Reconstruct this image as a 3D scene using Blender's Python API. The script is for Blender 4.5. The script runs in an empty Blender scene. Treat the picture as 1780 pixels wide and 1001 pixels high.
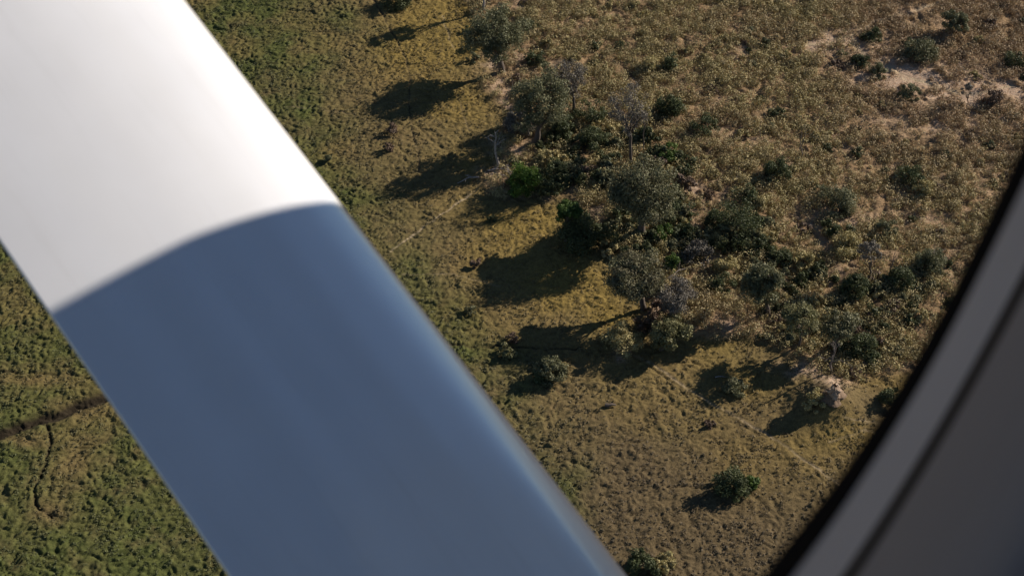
import bpy, math, random
import numpy as np
R = math.radians

# ------------------------------------------------------------------ camera, sky, sun
scene = bpy.context.scene
HGT = 122.0                                    # flying height over the plain
LENS = 49.45
cam_d = bpy.data.cameras.new("camera")
cam_d.lens = LENS; cam_d.sensor_width = 36; cam_d.clip_start = 0.01; cam_d.clip_end = 9000
cam_d.dof.use_dof = True; cam_d.dof.focus_distance = 160; cam_d.dof.aperture_fstop = 13
cam = bpy.data.objects.new("camera", cam_d); scene.collection.objects.link(cam)
cam.location = (0, 0, HGT); cam.rotation_euler = (R(45), 0, 0)
scene.camera = cam

SUN_AZ, SUN_EL = R(62.5), R(27)
S = np.array([math.sin(SUN_AZ)*math.cos(SUN_EL), math.cos(SUN_AZ)*math.cos(SUN_EL), math.sin(SUN_EL)])
world = bpy.data.worlds.new("World"); scene.world = world; world.use_nodes = True
wn = world.node_tree.nodes; wl = world.node_tree.links
bg = wn['Background']; sky = wn.new('ShaderNodeTexSky'); sky.sky_type = 'NISHITA'
sky.sun_disc = False; sky.sun_elevation = SUN_EL; sky.sun_rotation = SUN_AZ
sky.altitude = 2500; sky.air_density = 1.0; sky.dust_density = 0.1; sky.ozone_density = 2.6
wl.new(sky.outputs[0], bg.inputs[0]); bg.inputs[1].default_value = 0.064
sun_d = bpy.data.lights.new("sun", 'SUN'); sun_d.energy = 5.0; sun_d.angle = R(0.4); sun_d.color = (1.0, 0.905, 0.79)
sun = bpy.data.objects.new("sun", sun_d); scene.collection.objects.link(sun)
from mathutils import Vector
sun.rotation_euler = Vector(S).to_track_quat('Z', 'Y').to_euler()
scene.view_settings.view_transform = 'Standard'; scene.view_settings.look = 'None'
scene.view_settings.exposure = 0.42; scene.view_settings.gamma = 1.0

# ------------------------------------------------------------------ helpers
rng = np.random.default_rng(7); random.seed(7)
FPX = 1780/2/math.tan(R(20)); c45 = math.cos(R(45))
def ground(x, y, z=0.0):
    """place on the plain that the photograph shows at pixel x, y (1780 wide)"""
    d = np.array([(x-890)/FPX, c45+(500.5-y)/FPX*c45, -c45+(500.5-y)/FPX*c45])
    return np.array([0, 0, HGT]) + d*((z-HGT)/d[2])
def project(x, y, z):
    dz = z-HGT; f = (y-dz)*c45; u = (y+dz)*c45
    return 890+FPX*x/f, 500.5-FPX*u/f, f
def zof(bx, by, ty):
    b = ground(bx, by); k = (500.5-ty)/FPX      # (y+dz)=k(y-dz)
    return b[1]*(k-1)/(1+k)+HGT
COL = scene.collection
def link(o, parent=None):
    COL.objects.link(o)
    if parent: o.parent = parent
    return o
def tag(o, label=None, cat=None, group=None, kind=None):
    if label: o['label'] = label
    if cat: o['category'] = cat
    if group: o['group'] = group
    if kind: o['kind'] = kind
    return o
def mesh_np(name, v, f, mat, smooth=False, att=None):
    """v (n,3), f (m,k) equal sided faces; att: face colours (m,4)"""
    v = np.ascontiguousarray(v, np.float32); f = np.ascontiguousarray(f, np.int32)
    me = bpy.data.meshes.new(name); m, k = f.shape
    me.vertices.add(len(v)); me.vertices.foreach_set('co', v.ravel())
    me.loops.add(m*k); me.loops.foreach_set('vertex_index', f.ravel())
    me.polygons.add(m); me.polygons.foreach_set('loop_start', np.arange(m, dtype=np.int32)*k)
    me.update(calc_edges=True); me.validate()
    if smooth: me.polygons.foreach_set('use_smooth', np.ones(m, bool))
    if att is not None:
        a = me.attributes.new('tint', 'FLOAT_COLOR', 'FACE')
        a.data.foreach_set('color', np.ascontiguousarray(att, np.float32).ravel())
    me.materials.append(mat)
    return me
def hsh(ix, iy, seed):
    n = (ix.astype(np.int64)*374761393 + iy.astype(np.int64)*668265263 + seed*974711) & 0x7fffffff
    n = ((n ^ (n >> 13))*1274126177) & 0x7fffffff
    return ((n ^ (n >> 16)) & 0xffff)/65535.0
def vn(x, y, seed=0):
    ix = np.floor(x); iy = np.floor(y); fx = x-ix; fy = y-iy
    fx = fx*fx*(3-2*fx); fy = fy*fy*(3-2*fy)
    a = hsh(ix, iy, seed); b = hsh(ix+1, iy, seed); c = hsh(ix, iy+1, seed); d = hsh(ix+1, iy+1, seed)
    return (a*(1-fx)+b*fx)*(1-fy)+(c*(1-fx)+d*fx)*fy
def fbm(x, y, seed=0, o=3):
    s = 0; a = 1; t = 0
    for i in range(o):
        ca, sa = math.cos(i*1.1+seed), math.sin(i*1.1+seed)
        s = s+a*vn((x*ca-y*sa)*2**i, (x*sa+y*ca)*2**i, seed*7+i); t += a; a *= .5
    return s/t
def sstep(a, b, x):
    t = np.clip((x-a)/(b-a), 0, 1); return t*t*(3-2*t)
def seg_dist(px, py, pts):
    d = np.full(px.shape, 1e9)
    for (x0, y0), (x1, y1) in zip(pts[:-1], pts[1:]):
        dx, dy = x1-x0, y1-y0; L = dx*dx+dy*dy+1e-9
        t = np.clip(((px-x0)*dx+(py-y0)*dy)/L, 0, 1)
        d = np.minimum(d, np.hypot(px-x0-t*dx, py-y0-t*dy))
    return d
def inside(px, py, pts):
    r = np.zeros(px.shape, bool); n = len(pts)
    for i in range(n):
        x0, y0 = pts[i]; x1, y1 = pts[(i+1) % n]
        if y0 == y1: continue
        c = ((y0 > py) != (y1 > py)) & (px < (x1-x0)*(py-y0)/(y1-y0)+x0)
        r ^= c
    return r
def sdf(px, py, pts):
    d = seg_dist(px, py, pts+[pts[0]]); return np.where(inside(px, py, pts), d, -d)

# ------------------------------------------------------------------ materials
def new_mat(name):
    m = bpy.data.materials.new(name); m.use_nodes = True
    nt = m.node_tree; return m, nt, nt.nodes, nt.links, nt.nodes['Principled BSDF']
def N(nodes, t, **k):
    n = nodes.new(t)
    for a, b in k.items():
        if a in n.inputs.keys() if isinstance(a, str) else False: n.inputs[a].default_value = b
        else: setattr(n, a, b)
    return n
def mixc(nodes, links, fac, a, b, mode='MIX'):
    n = nodes.new('ShaderNodeMix'); n.data_type = 'RGBA'; n.blend_type = mode
    for s, val in ((0, fac), (6, a), (7, b)):
        if hasattr(val, 'is_output'): links.new(val, n.inputs[s])
        else: n.inputs[s].default_value = val if s == 0 else tuple(val)+((1,) if len(val) == 3 else ())
    return n.outputs[2]
def noise(nodes, links, vec, scale, detail=3, rough=.55):
    n = nodes.new('ShaderNodeTexNoise'); n.inputs['Scale'].default_value = scale
    n.inputs['Detail'].default_value = detail; n.inputs['Roughness'].default_value = rough
    links.new(vec, n.inputs['Vector']); return n.outputs['Fac']
def ramp(nodes, links, fac, a, b):
    n = nodes.new('ShaderNodeMapRange'); n.inputs[1].default_value = a; n.inputs[2].default_value = b
    links.new(fac, n.inputs[0]); return n.outputs[0]

def ground_material():
    m, nt, n, l, p = new_mat('grassland')
    tc = n.new('ShaderNodeTexCoord'); P = tc.outputs['Object']
    za = n.new('ShaderNodeAttribute'); za.attribute_name = 'zone_a'
    zb = n.new('ShaderNodeAttribute'); zb.attribute_name = 'zone_b'
    sa = n.new('ShaderNodeSeparateColor'); l.new(za.outputs['Color'], sa.inputs[0])
    sb = n.new('ShaderNodeSeparateColor'); l.new(zb.outputs['Color'], sb.inputs[0])
    green, gold, bare = sa.outputs; path, wet, scrub = sb.outputs
    n1 = ramp(n, l, noise(n, l, P, 1.3, 4), .3, .7)
    n2 = ramp(n, l, noise(n, l, P, 4.5, 3), .3, .7)
    n3 = ramp(n, l, noise(n, l, P, .13, 4), .35, .65)
    brown = mixc(n, l, n2, GC['brown_a'], GC['brown_b'])
    brown = mixc(n, l, n3, brown, mixc(n, l, n1, GC['brown_c'], GC['brown_b']))
    grn = mixc(n, l, n1, GC['green_a'], GC['green_b'])
    grn = mixc(n, l, ramp(n, l, noise(n, l, P, .3, 4), .5, .75), grn, mixc(n, l, n2, GC['dull_a'], GC['dull_b']))
    brown = mixc(n, l, za.outputs['Alpha'], brown, mixc(n, l, n2, GC['low_dark_a'], GC['low_dark_b']))
    gld = mixc(n, l, n2, GC['gold_a'], GC['gold_b'])
    scr = mixc(n, l, n1, GC['scrub_a'], GC['scrub_b'])
    bar = mixc(n, l, n2, GC['bare_a'], GC['bare_b'])
    c = mixc(n, l, gold, brown, gld)
    c = mixc(n, l, green, c, grn)
    c = mixc(n, l, scrub, c, scr)
    c = mixc(n, l, bare, c, bar)
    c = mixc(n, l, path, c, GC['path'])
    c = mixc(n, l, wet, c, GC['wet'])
    # salt and pepper of single stems and seed heads
    n4 = ramp(n, l, noise(n, l, P, 14, 2), .35, .65)
    c = mixc(n, l, .45, c, mixc(n, l, n4, (.25, .25, .25), (.95, .95, .95)), 'OVERLAY')
    l.new(c, p.inputs['Base Color']); p.inputs['Roughness'].default_value = .95
    p.inputs['Specular IOR Level'].default_value = .1
    b = n.new('ShaderNodeBump'); b.inputs['Strength'].default_value = .8; b.inputs['Distance'].default_value = .09
    l.new(noise(n, l, P, 5.5, 4, .65), b.inputs['Height']); l.new(b.outputs[0], p.inputs['Normal'])
    return m
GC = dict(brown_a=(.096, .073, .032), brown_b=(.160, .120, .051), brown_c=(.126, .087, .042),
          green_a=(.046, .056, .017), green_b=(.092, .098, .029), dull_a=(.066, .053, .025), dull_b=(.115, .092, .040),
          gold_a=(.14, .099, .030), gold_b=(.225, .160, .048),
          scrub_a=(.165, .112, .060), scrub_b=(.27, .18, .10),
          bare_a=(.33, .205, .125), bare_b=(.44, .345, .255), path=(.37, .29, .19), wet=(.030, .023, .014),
          low_dark_a=(.076, .055, .029), low_dark_b=(.125, .092, .049))

def leaf_material(name, dark, lit, other, trans=.22):
    m, nt, n, l, p = new_mat(name)
    a = n.new('ShaderNodeAttribute'); a.attribute_name = 'tint'
    s = n.new('ShaderNodeSeparateColor'); l.new(a.outputs['Color'], s.inputs[0])
    c = mixc(n, l, s.outputs[0], dark, lit)
    c = mixc(n, l, s.outputs[1], c, other)
    l.new(c, p.inputs['Base Color']); p.inputs['Roughness'].default_value = .6
    p.inputs['Specular IOR Level'].default_value = .25
    t = n.new('ShaderNodeBsdfTranslucent'); l.new(c, t.inputs[0])
    mx = n.new('ShaderNodeMixShader'); mx.inputs[0].default_value = trans
    l.new(p.outputs[0], mx.inputs[1]); l.new(t.outputs[0], mx.inputs[2])
    l.new(mx.outputs[0], n['Material Output'].inputs[0])
    return m
LM = {
 'grey':   leaf_material('grey_green_leaves', (0.085, 0.093, 0.045), (0.215, 0.215, 0.110), (0.158, 0.130, 0.074)),
 'dark':   leaf_material('dark_green_leaves', (0.040, 0.055, 0.022), (0.120, 0.140, 0.056), (0.084, 0.074, 0.042)),
 'bright': leaf_material('bright_green_leaves', (0.060, 0.100, 0.018), (0.135, 0.235, 0.034), (0.045, 0.060, 0.022), .326),
 'mid':    leaf_material('mid_green_leaves', (0.045, 0.078, 0.017), (0.13, 0.205, 0.042), (0.056, 0.065, 0.028), .279),
 'sparse': leaf_material('brown_grey_twigs', (0.102, 0.093, 0.074), (0.205, 0.181, 0.144), (0.214, 0.177, 0.140), .093),
 'pale':   leaf_material('pale_yellow_green_leaves', (0.112, 0.112, 0.047), (0.251, 0.242, 0.112), (0.177, 0.140, 0.065)),
 'olive':  leaf_material('olive_scrub_leaves', (0.18, 0.155, 0.064), (0.53, 0.455, 0.195), (0.34, 0.24, 0.14), .140),
 'rust':   leaf_material('rusty_brown_stems', (0.093, 0.060, 0.042), (0.186, 0.121, 0.079), (0.205, 0.158, 0.112), .093),
}
def bark_material(name, a, b):
    m, nt, n, l, p = new_mat(name)
    tc = n.new('ShaderNodeTexCoord')
    c = mixc(n, l, ramp(n, l, noise(n, l, tc.outputs['Object'], 6, 4), .3, .7), a, b)
    l.new(c, p.inputs['Base Color']); p.inputs['Roughness'].default_value = .9
    return m
BARK = bark_material('dark_bark', (.06, .045, .035), (.13, .10, .075))
DEAD = bark_material('bleached_dead_wood', (.20, .165, .14), (.42, .37, .32))
DULLWOOD = bark_material('weathered_wood', (.10, .08, .065), (.20, .165, .135))
CLAY = bark_material('pale_termite_clay', (.24, .155, .095), (.46, .34, .24))
REDCLAY = bark_material('reddish_termite_clay', (.125, .082, .048), (.21, .138, .084))

# ------------------------------------------------------------------ the plain
SCRUB = [(840, -260), (812, 20), (858, 95), (866, 130), (850, 160), (885, 195), (866, 275), (835, 325), (930, 342), (962, 352),
         (1050, 398), (1078, 438), (1085, 500), (1125, 540), (1118, 568), (1150, 602), (1215, 585), (1300, 600), (1375, 622),
         (1420, 655), (1470, 690), (1530, 662), (1640, 655), (2300, 760), (2300, -260)]
GREENL = [(600, -300), (565, 40), (580, 200), (630, 330), (705, 450), (775, 580), (845, 660), (930, 700), (960, 790), (990, 900), (1020, 1300),
          (-900, 1300), (-900, -300)]
GOLD = [(760, 60, 95, 75, 1), (690, 90, 60, 70, .6), (800, 190, 70, 45, .9), (830, 285, 70, 25, .8), (1000, 500, 85, 48, 1.3), (910, 385, 70, 30, .9),
        (870, 430, 70, 40, .5), (1060, 560, 60, 30, 1.0), (1540, 640, 60, 40, .9), (1310, 660, 60, 30, .5), (1450, 760, 100, 40, .5), (1250, 600, 60, 30, .5), (1350, 800, 120, 60, .35),
        (1400, 170, 70, 40, .3)]
BARE = [(875, 112, 42, 16, 1.1), (890, 165, 16, 28, .9), (905, 262, 40, 16, .8), (862, 300, 22, 12, .7), (1200, 345, 30, 20, 1), (1215, 390, 16, 30, .9),
        (1235, 432, 50, 12, .8), (1135, 555, 30, 26, 1.1), (1060, 395, 20, 14, .8), (1150, 390, 10, 12, .8), (1440, 672, 30, 22, 1.1), (1395, 640, 40, 14, .7),
        (1290, 570, 50, 14, .6), (1600, 140, 95, 30, 1.8), (1700, 160, 100, 22, 1.5), (1480, 78, 80, 18, 1.5), (1640, 215, 120, 24, .6), (1240, 455, 40, 12, .7), (1420, 390, 50, 14, .6),
        (1495, 385, 20, 12, .7), (1430, 310, 40, 12, .6), (1130, 320, 18, 10, .8), (1180, 450, 20, 26, .6), (970, 345, 18, 8, .9), (1100, 620, 18, 10, .5), (1300, 515, 30, 12, .4)]
PATHS = [  # points, half width px, depth m, amount light, amount dark
 ([(640, -20), (672, 40), (700, 90), (712, 130), (712, 200), (722, 250), (730, 300)], 2.2, .25, .2, .8),
 ([(770, 30), (790, 90)], 1.8, .1, .5, 0), ([(796, 165), (806, 205), (817, 225)], 1.8, .18, .3, .4),
 ([(1095, 615), (1140, 640), (1190, 675), (1280, 725), (1350, 765), (1430, 822), (1500, 870)], 3, .15, .55, .1),
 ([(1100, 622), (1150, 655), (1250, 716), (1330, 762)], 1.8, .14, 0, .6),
 ([(680, 440), (720, 410), (760, 380), (830, 330)], 2.0, .08, .7, 0),
 ([(700, 478), (790, 478), (870, 500)], 1.5, .06, .3, .2),
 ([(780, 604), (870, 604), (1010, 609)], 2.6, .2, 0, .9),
 ([(800, 502), (845, 500)], 1.5, .08, 0, .4),
 ([(980, 488), (1005, 500), (1020, 492)], 1.6, .1, 0, .6),
 ([(1380, 80), (1440, 78), (1480, 65), (1520, 40), (1600, 20), (1690, -20)], 3.2, .05, 1, 0),
 ([(1480, 70), (1490, 90), (1540, 112), (1570, 130), (1620, 150), (1680, 168), (1760, 150)], 3.5, .05, 1.2, 0),
 ([(1540, 118), (1590, 150), (1560, 170)], 3.5, .05, 1, 0),
 ([(1420, 425), (1460, 420), (1500, 390), (1520, 355)], 2.5, .05, .8, 0),
 ([(1440, 770), (1500, 750), (1560, 765)], 2, .05, .5, 0), ([(1460, 735), (1560, 740)], 1.6, .05, .5, 0),
 ([(-60, 775), (0, 755), (50, 738), (100, 722), (150, 700), (200, 685), (330, 640)], 9, .75, 0, 1.5),
 ([(80, 732), (88, 770), (80, 810), (62, 850), (62, 880), (90, 900)], 4.6, .35, 0, 1.0),
 ([(-20, 648), (60, 650), (130, 655), (200, 665)], 2.4, .25, 0, .7),
 ([(500, 190), (560, 192), (620, 205)], 1.8, .14, .2, .3),
 ([(590, 160), (500, 300), (560, 330)], 1.6, .1, 0, .3),
]
def zones(X, Y):
    wx = (fbm(X/6, Y/6, 3, 4)-.5); wy = (fbm(X/6+50, Y/6, 4, 4)-.5)
    px, py, _ = project(X, Y, 0*X)
    qx = px+wx*70; qy = py+wy*50
    scrub = sstep(-10, 12, sdf(qx, qy, SCRUB)-4)
    green = sstep(-110, 90, sdf(px+wx*170, py+wy*120, GREENL))
    gold = 0; bare = 0
    for cx, cy, rx, ry, a in GOLD: gold = gold+a*np.exp(-(((qx-cx)/rx)**2+((qy-cy)/ry)**2)*1.1)
    for cx, cy, rx, ry, a in BARE: bare = bare+a*np.exp(-(((qx-cx)/rx)**2+((qy-cy)/ry)**2)*1.1)
    bare = np.clip(bare*(.1+1.7*sstep(.25, .75, fbm(X/1.2, Y/1.2, 9, 3))), 0, 1)
    bare = np.maximum(bare, scrub*sstep(.56, .72, fbm(X/3.2, Y/3.2, 12, 3))*.3)
    base_gold = sstep(.42, .62, fbm(X/14, Y/14, 21, 3))*.3*sstep(1001, 600, py)
    gold = np.clip(gold+base_gold, 0, 1)
    green = np.clip(green*(.55+.75*sstep(.35, .62, fbm(X/9, Y/9, 31, 3))), 0, 1)
    green = np.maximum(green, .25*sstep(.5, .7, fbm(X/7, Y/7, 33, 3))*sstep(900, 500, px))
    lw = sstep(650, 350, px)*sstep(500, 700, py); green = np.maximum(green*(1-.12*lw), lw*sstep(.30, .52, fbm(X/5, Y/5, 35, 3)))
    green = green*(1-.28*(1-lw)*sstep(.35, .6, fbm(X/4+9, Y/4, 37, 3)))
    for cx, cy, rx, ry in ((150, 715, 90, 28), (135, 805, 48, 50), (60, 655, 80, 14), (40, 765, 60, 14), (95, 890, 40, 30)): green = green*(1-.95*np.exp(-((qx-cx)/rx)**2-((qy-cy)/ry)**2))
    path = np.zeros_like(X); wet = np.zeros_like(X); cut = np.zeros_like(X)
    jx = (fbm(X/1.5, Y/1.5, 41, 2)-.5)*7; jy = (fbm(X/1.5, Y/1.5, 42, 2)-.5)*7
    brk = .5+.6*sstep(.3, .6, fbm(X/1.3, Y/1.3, 43, 3))
    for pts, hw, dep, li, dk in PATHS:
        d = seg_dist(px+jx, py+jy, pts); k = (brk if hw < 7 else 1)*np.exp(-(d/(hw*(.62 if hw < 5 else 1)))**2)
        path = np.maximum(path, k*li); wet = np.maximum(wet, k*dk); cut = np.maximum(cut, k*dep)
    return dict(px=px, py=py, scrub=scrub, green=green, gold=gold, bare=bare, path=np.clip(path, 0, 1), wet=np.clip(wet, 0, 1), cut=cut, low_dark=sstep(620, 860, py+.25*(px-1200)+wy*160)*.9)  # meadow turns darker brown towards the bottom of the view
def billow(x, y, s): return 1-np.abs(2*vn(x, y, s)-1)
MOUND = (ground(1440, 702)[0], ground(1440, 702)[1], 2.4)      # the earth hill the termites raised
def relief(X, Y, Z):
    wx = (vn(X/1.7, Y/1.7, 51)-.5)*1.6; wy = (vn(X/1.7, Y/1.7, 52)-.5)*1.6
    x = X+wx; y = Y+wy
    lump = (1-billow(x/1.05, y/.85, 53))          # rounded mats with creases between
    lump2 = 1-billow(x/.55+3*wy, y/.42, 54); fine = vn(x/.27, y/.24, 55); f2 = vn(X/.2, Y/.2, 60)
    mid = fbm(X/.8, Y/.7, 61, 3)
    crease = billow(x/2.3, y/1.9, 56)**6
    h = .09*lump+.15*lump2+.14*fine+.05*f2+.20*mid-.12*crease-.10*np.abs(2*vn(x/.7, y/.33, 62)-1)**.5
    h = h*(.85+.45*Z['green']+.12*(1-Z['scrub'])-.1*Z['low_dark'])*(1-.6*Z['bare'])*(.75+.5*fbm(X/8, Y/8, 57, 2))
    h = h+.5*(fbm(X/22, Y/22, 58, 2)-.5)+.35*Z['scrub']*(fbm(X/4, Y/4, 59, 2)-.3)+.5*Z['scrub']*(1-.8*Z['bare'])*(1-billow(x/1.9, y/1.6, 63))
    h = h+MOUND[2]*np.exp(-((X-MOUND[0])**2+(Y-MOUND[1])**2)/3.4**2)
    return h-Z['cut']*np.where(Z['px'] < 620, .95, .55)
def axis_coords(a, b, step, far, n=26):
    mid = np.arange(a, b+step/2, step); g = np.geomspace(step*2, far, n)
    return np.concatenate([(a-g)[::-1], mid, b+g])
def build_ground():
    xs = axis_coords(-92, 92, .155, 3500); ys = axis_coords(68, 200, .14, 5200)
    X, Y = np.meshgrid(xs, ys); Zn = zones(X, Y); H = relief(X, Y, Zn)
    nx, ny = len(xs), len(ys)
    v = np.stack([X.ravel(), Y.ravel(), H.ravel()], 1)
    i = np.arange(nx*ny).reshape(ny, nx)
    f = np.stack([i[:-1, :-1].ravel(), i[:-1, 1:].ravel(), i[1:, 1:].ravel(), i[1:, :-1].ravel()], 1)
    me = mesh_np('ground', v, f, ground_material(), smooth=True)
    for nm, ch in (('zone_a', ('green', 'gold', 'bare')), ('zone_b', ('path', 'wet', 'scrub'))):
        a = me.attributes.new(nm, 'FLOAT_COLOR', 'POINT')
        c = np.stack([Zn[k].ravel() for k in ch]+[Zn['low_dark'].ravel()], 1).astype(np.float32)
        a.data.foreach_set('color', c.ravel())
    tag(link(bpy.data.objects.new('ground', me)), kind='structure')
build_ground()
def height_at(x, y):
    X = np.array([float(x)]); Y = np.array([float(y)]); return float(relief(X, Y, zones(X, Y))[0])

# ------------------------------------------------------------------ leaves and wood
def leaf_quads(cen, rad, per, size, out_bias=.7, squash=.8, seed=0, flat=.0, long=1.5):
    """per leaves around each clump centre; returns v, f, clump index"""
    g = np.random.default_rng(seed); n = len(cen); tot = n*per
    idx = np.repeat(np.arange(n), per)
    d = g.normal(size=(tot, 3)); d /= np.linalg.norm(d, axis=1)[:, None]
    r = g.uniform(.25, 1, tot)**.6
    d2 = d*np.array([1, 1, squash])
    p = cen[idx]+d2*(rad[idx]*r)[:, None]
    nn = g.normal(size=(tot, 3))+d*out_bias*3; nn[:, 2] += flat; nn /= np.linalg.norm(nn, axis=1)[:, None]
    t = np.cross(nn, g.normal(size=(tot, 3))); t /= np.linalg.norm(t, axis=1)[:, None]
    b = np.cross(nn, t); s = size*g.uniform(.55, 1.3, tot)[:, None]
    v = np.stack([p-t*s*long*.5, p+b*s*.45, p+t*s*long*.5, p-b*s*.45], 1).reshape(-1, 3)
    return v, np.arange(tot*4).reshape(-1, 4), idx
def tint(idx, n, seed, clump_var=.5, dry=.15):
    g = np.random.default_rng(seed+99)
    cv = g.uniform(0, 1, n)[idx]; lv = g.uniform(0, 1, len(idx))
    a = np.clip(cv*clump_var+lv*(1-clump_var), 0, 1)
    o = (g.uniform(0, 1, n)[idx]*.6+g.uniform(0, 1, len(idx))*.4)*dry*2
    return np.stack([a, np.clip(o, 0, 1), lv, np.ones(len(idx))], 1)
class Wood:
    def __init__(s): s.v = []; s.f = []; s.n = 0
    def tube(s, pts, rads, k=6):
        pts = [np.array(p, float) for p in pts]
        for i, (p, r) in enumerate(zip(pts, rads)):
            q = pts[min(i+1, len(pts)-1)]-pts[max(i-1, 0)]; q = q/(np.linalg.norm(q)+1e-9)
            a = np.cross(q, [0.3, .9, .1] if abs(q[1]) < .9 else [1, 0, 0]); a /= np.linalg.norm(a); b = np.cross(q, a)
            for j in range(k):
                t = 2*math.pi*j/k; s.v.append(p+(a*math.cos(t)+b*math.sin(t))*r)
        for i in range(len(pts)-1):
            for j in range(k):
                o = s.n+i*k; s.f.append((o+j, o+(j+1) % k, o+k+(j+1) % k, o+k+j))
        s.n += len(pts)*k
    def branch(s, a, b, r0, r1, g, wob=.12, seg=5, k=5):
        a = np.array(a, float); b = np.array(b, float); L = np.linalg.norm(b-a); pts = []
        off = np.zeros(3)
        for i in range(seg+1):
            t = i/seg
            if 0 < i < seg: off = off*.6+g.normal(size=3)*L*wob*.4
            else: off = off*0
            arch = np.array([0, 0, L*.10*math.sin(math.pi*t)])
            pts.append(a+(b-a)*t+off+arch)
        s.tube(pts, [r0+(r1-r0)*(i/seg) for i in range(seg+1)], k); return pts
    def mesh(s, name, mat): return mesh_np(name, np.array(s.v), np.array(s.f), mat, smooth=True)

def rel(p): return np.array(p, float)

def tree(name, label, cat, base, ccen, rx, ry, kind, seed, per=150, clumps=48, leaf=.15, hollow=.28, fork=.45,
         trunk_r=None, droop=0, group=None, lean=0, dry=.15, clump_r=None, bark=None, limbs=9, squashed=1.0):
    """base, ccen pixels of foot and crown centre; rx, ry half sizes of the crown in pixels"""
    g = np.random.default_rng(seed); B = ground(*base); B[2] = height_at(B[0], B[1])-.05
    zc = zof(base[0], base[1], ccen[1]); _, _, dep = project(B[0], B[1], zc)
    u = dep/FPX; rx *= 1.16; ry *= 1.16; clumps = int(clumps*1.25); leaf *= 1.15; dx = (ccen[0]-project(B[0], B[1], zc)[0])*u
    Rh = rx*u; Rz = math.sqrt(max(2*(ry*u)**2-Rh**2, (.55*Rh)**2)); Rz = min(Rz, 1.25*Rh, zc-B[2]-.15 if zc-B[2] > 1 else 9)*squashed
    root = link(bpy.data.objects.new(name, None)); root.location = B; root.empty_display_size = 1
    tag(root, label, cat, group)
    cc = np.array([dx, dx*.2, zc-B[2]])
    # clump centres fill an uneven crown
    lob = g.normal(size=(6, 3)); lob /= np.linalg.norm(lob, axis=1)[:, None]; amp = g.uniform(-.32, .22, 6)
    cen = []
    while len(cen) < clumps:
        d = g.normal(size=3); d /= np.linalg.norm(d)
        if d[2] < -.35 and g.random() < .6: continue
        k = 1+sum(a*max(0, float(d@q))**2 for a, q in zip(amp, lob))
        r = (hollow+(1-hollow)*g.random()**.6)*k*.86
        cen.append(cc+d*np.array([Rh, Rh, Rz])*r+np.array([0, 0, -droop*g.random()*Rz]))
    cen = np.array(cen); cen[:, 2] = np.maximum(cen[:, 2], .35)
    rad = g.uniform(.65, 1.35, clumps)*(clump_r or Rh*.24)
    v, f, idx = leaf_quads(cen, rad, int(per*1.3), leaf, seed=seed)
    me = mesh_np('crown', v, f, LM[kind], att=tint(idx, clumps, seed, dry=dry)); link(bpy.data.objects.new('crown', me), root)
    w = Wood(); tr = trunk_r or max(.10, Rh*.085); zt = cc[2]*fork
    top = np.array([cc[0]*.45+lean, cc[1]*.4, zt])
    w.branch((0, 0, -.2), top, tr*1.25, tr*.8, g, .06, 5, 8)
    order = np.argsort(g.random(clumps))[:limbs]
    ends = []
    for i in order:
        p = w.branch(top-np.array([0, 0, g.random()*zt*.15]), cen[i], tr*.55, tr*.12, g, .14, 6, 5); ends.append(p)
    for i in range(clumps):
        if i in order: continue
        best = min(ends, key=lambda e: np.linalg.norm(e[3]-cen[i])); w.branch(best[3], cen[i], tr*.2, tr*.05, g, .12, 4, 4)
    link(bpy.data.objects.new('trunk', w.mesh('trunk', bark or BARK)), root)
    return root

def bush_mesh(seed, Rh, Rz, kind, per, clumps, leaf, dry=.15, stems=True, hollow=.3, name='foliage'):
    g = np.random.default_rng(seed); cen = []
    lob = g.normal(size=(5, 2)); lob /= np.linalg.norm(lob, axis=1)[:, None]; amp = g.uniform(-.35, .3, 5)
    for i in range(clumps):
        d = g.normal(size=3); d[2] = abs(d[2]); d /= np.linalg.norm(d)
        k = 1+sum(a*max(0, d[:2]@q) for a, q in zip(amp, lob)); r = (hollow+(1-hollow)*g.random()**.5)*k*.85
        cen.append(d*np.array([Rh, Rh, Rz])*r+np.array([0, 0, Rz*.12]))
    cen = np.array(cen); rad = g.uniform(.6, 1.4, clumps)*Rh*.27
    v, f, idx = leaf_quads(cen, rad, per, leaf, seed=seed+5)
    v[:, 2] = np.maximum(v[:, 2], -.1)
    me = mesh_np(name, v, f, LM[kind], att=tint(idx, clumps, seed, dry=dry))
    w = Wood()
    for i in range(min(9, clumps)): w.branch((0, 0, -.2), cen[i], Rh*.035+.015, .012, g, .1, 4, 4)
    return me, w.mesh('stems', BARK)
def bush(name, label, cat, base, rx, ry, kind, seed, per=110, clumps=26, leaf=.14, dry=.15, group=None):
    """base is the foot of the bush, rx, ry its half sizes in pixels"""
    B = ground(base[0], base[1]-ry*.35); u = project(B[0], B[1], 1)[2]/FPX
    rx *= 1.15; ry *= 1.12; leaf *= 1.12; clumps = int(clumps*1.15); Rh = rx*u; Rz = max(.5*Rh, min(1.3*Rh, 2*ry*u*.95)); B[2] = height_at(B[0], B[1])-.1
    root = link(bpy.data.objects.new(name, None)); root.location = B; tag(root, label, cat, group)
    a, b = bush_mesh(seed, Rh, Rz, kind, per, clumps, leaf, dry)
    link(bpy.data.objects.new('foliage', a), root); link(bpy.data.objects.new('stems', b), root)
    return root
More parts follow.
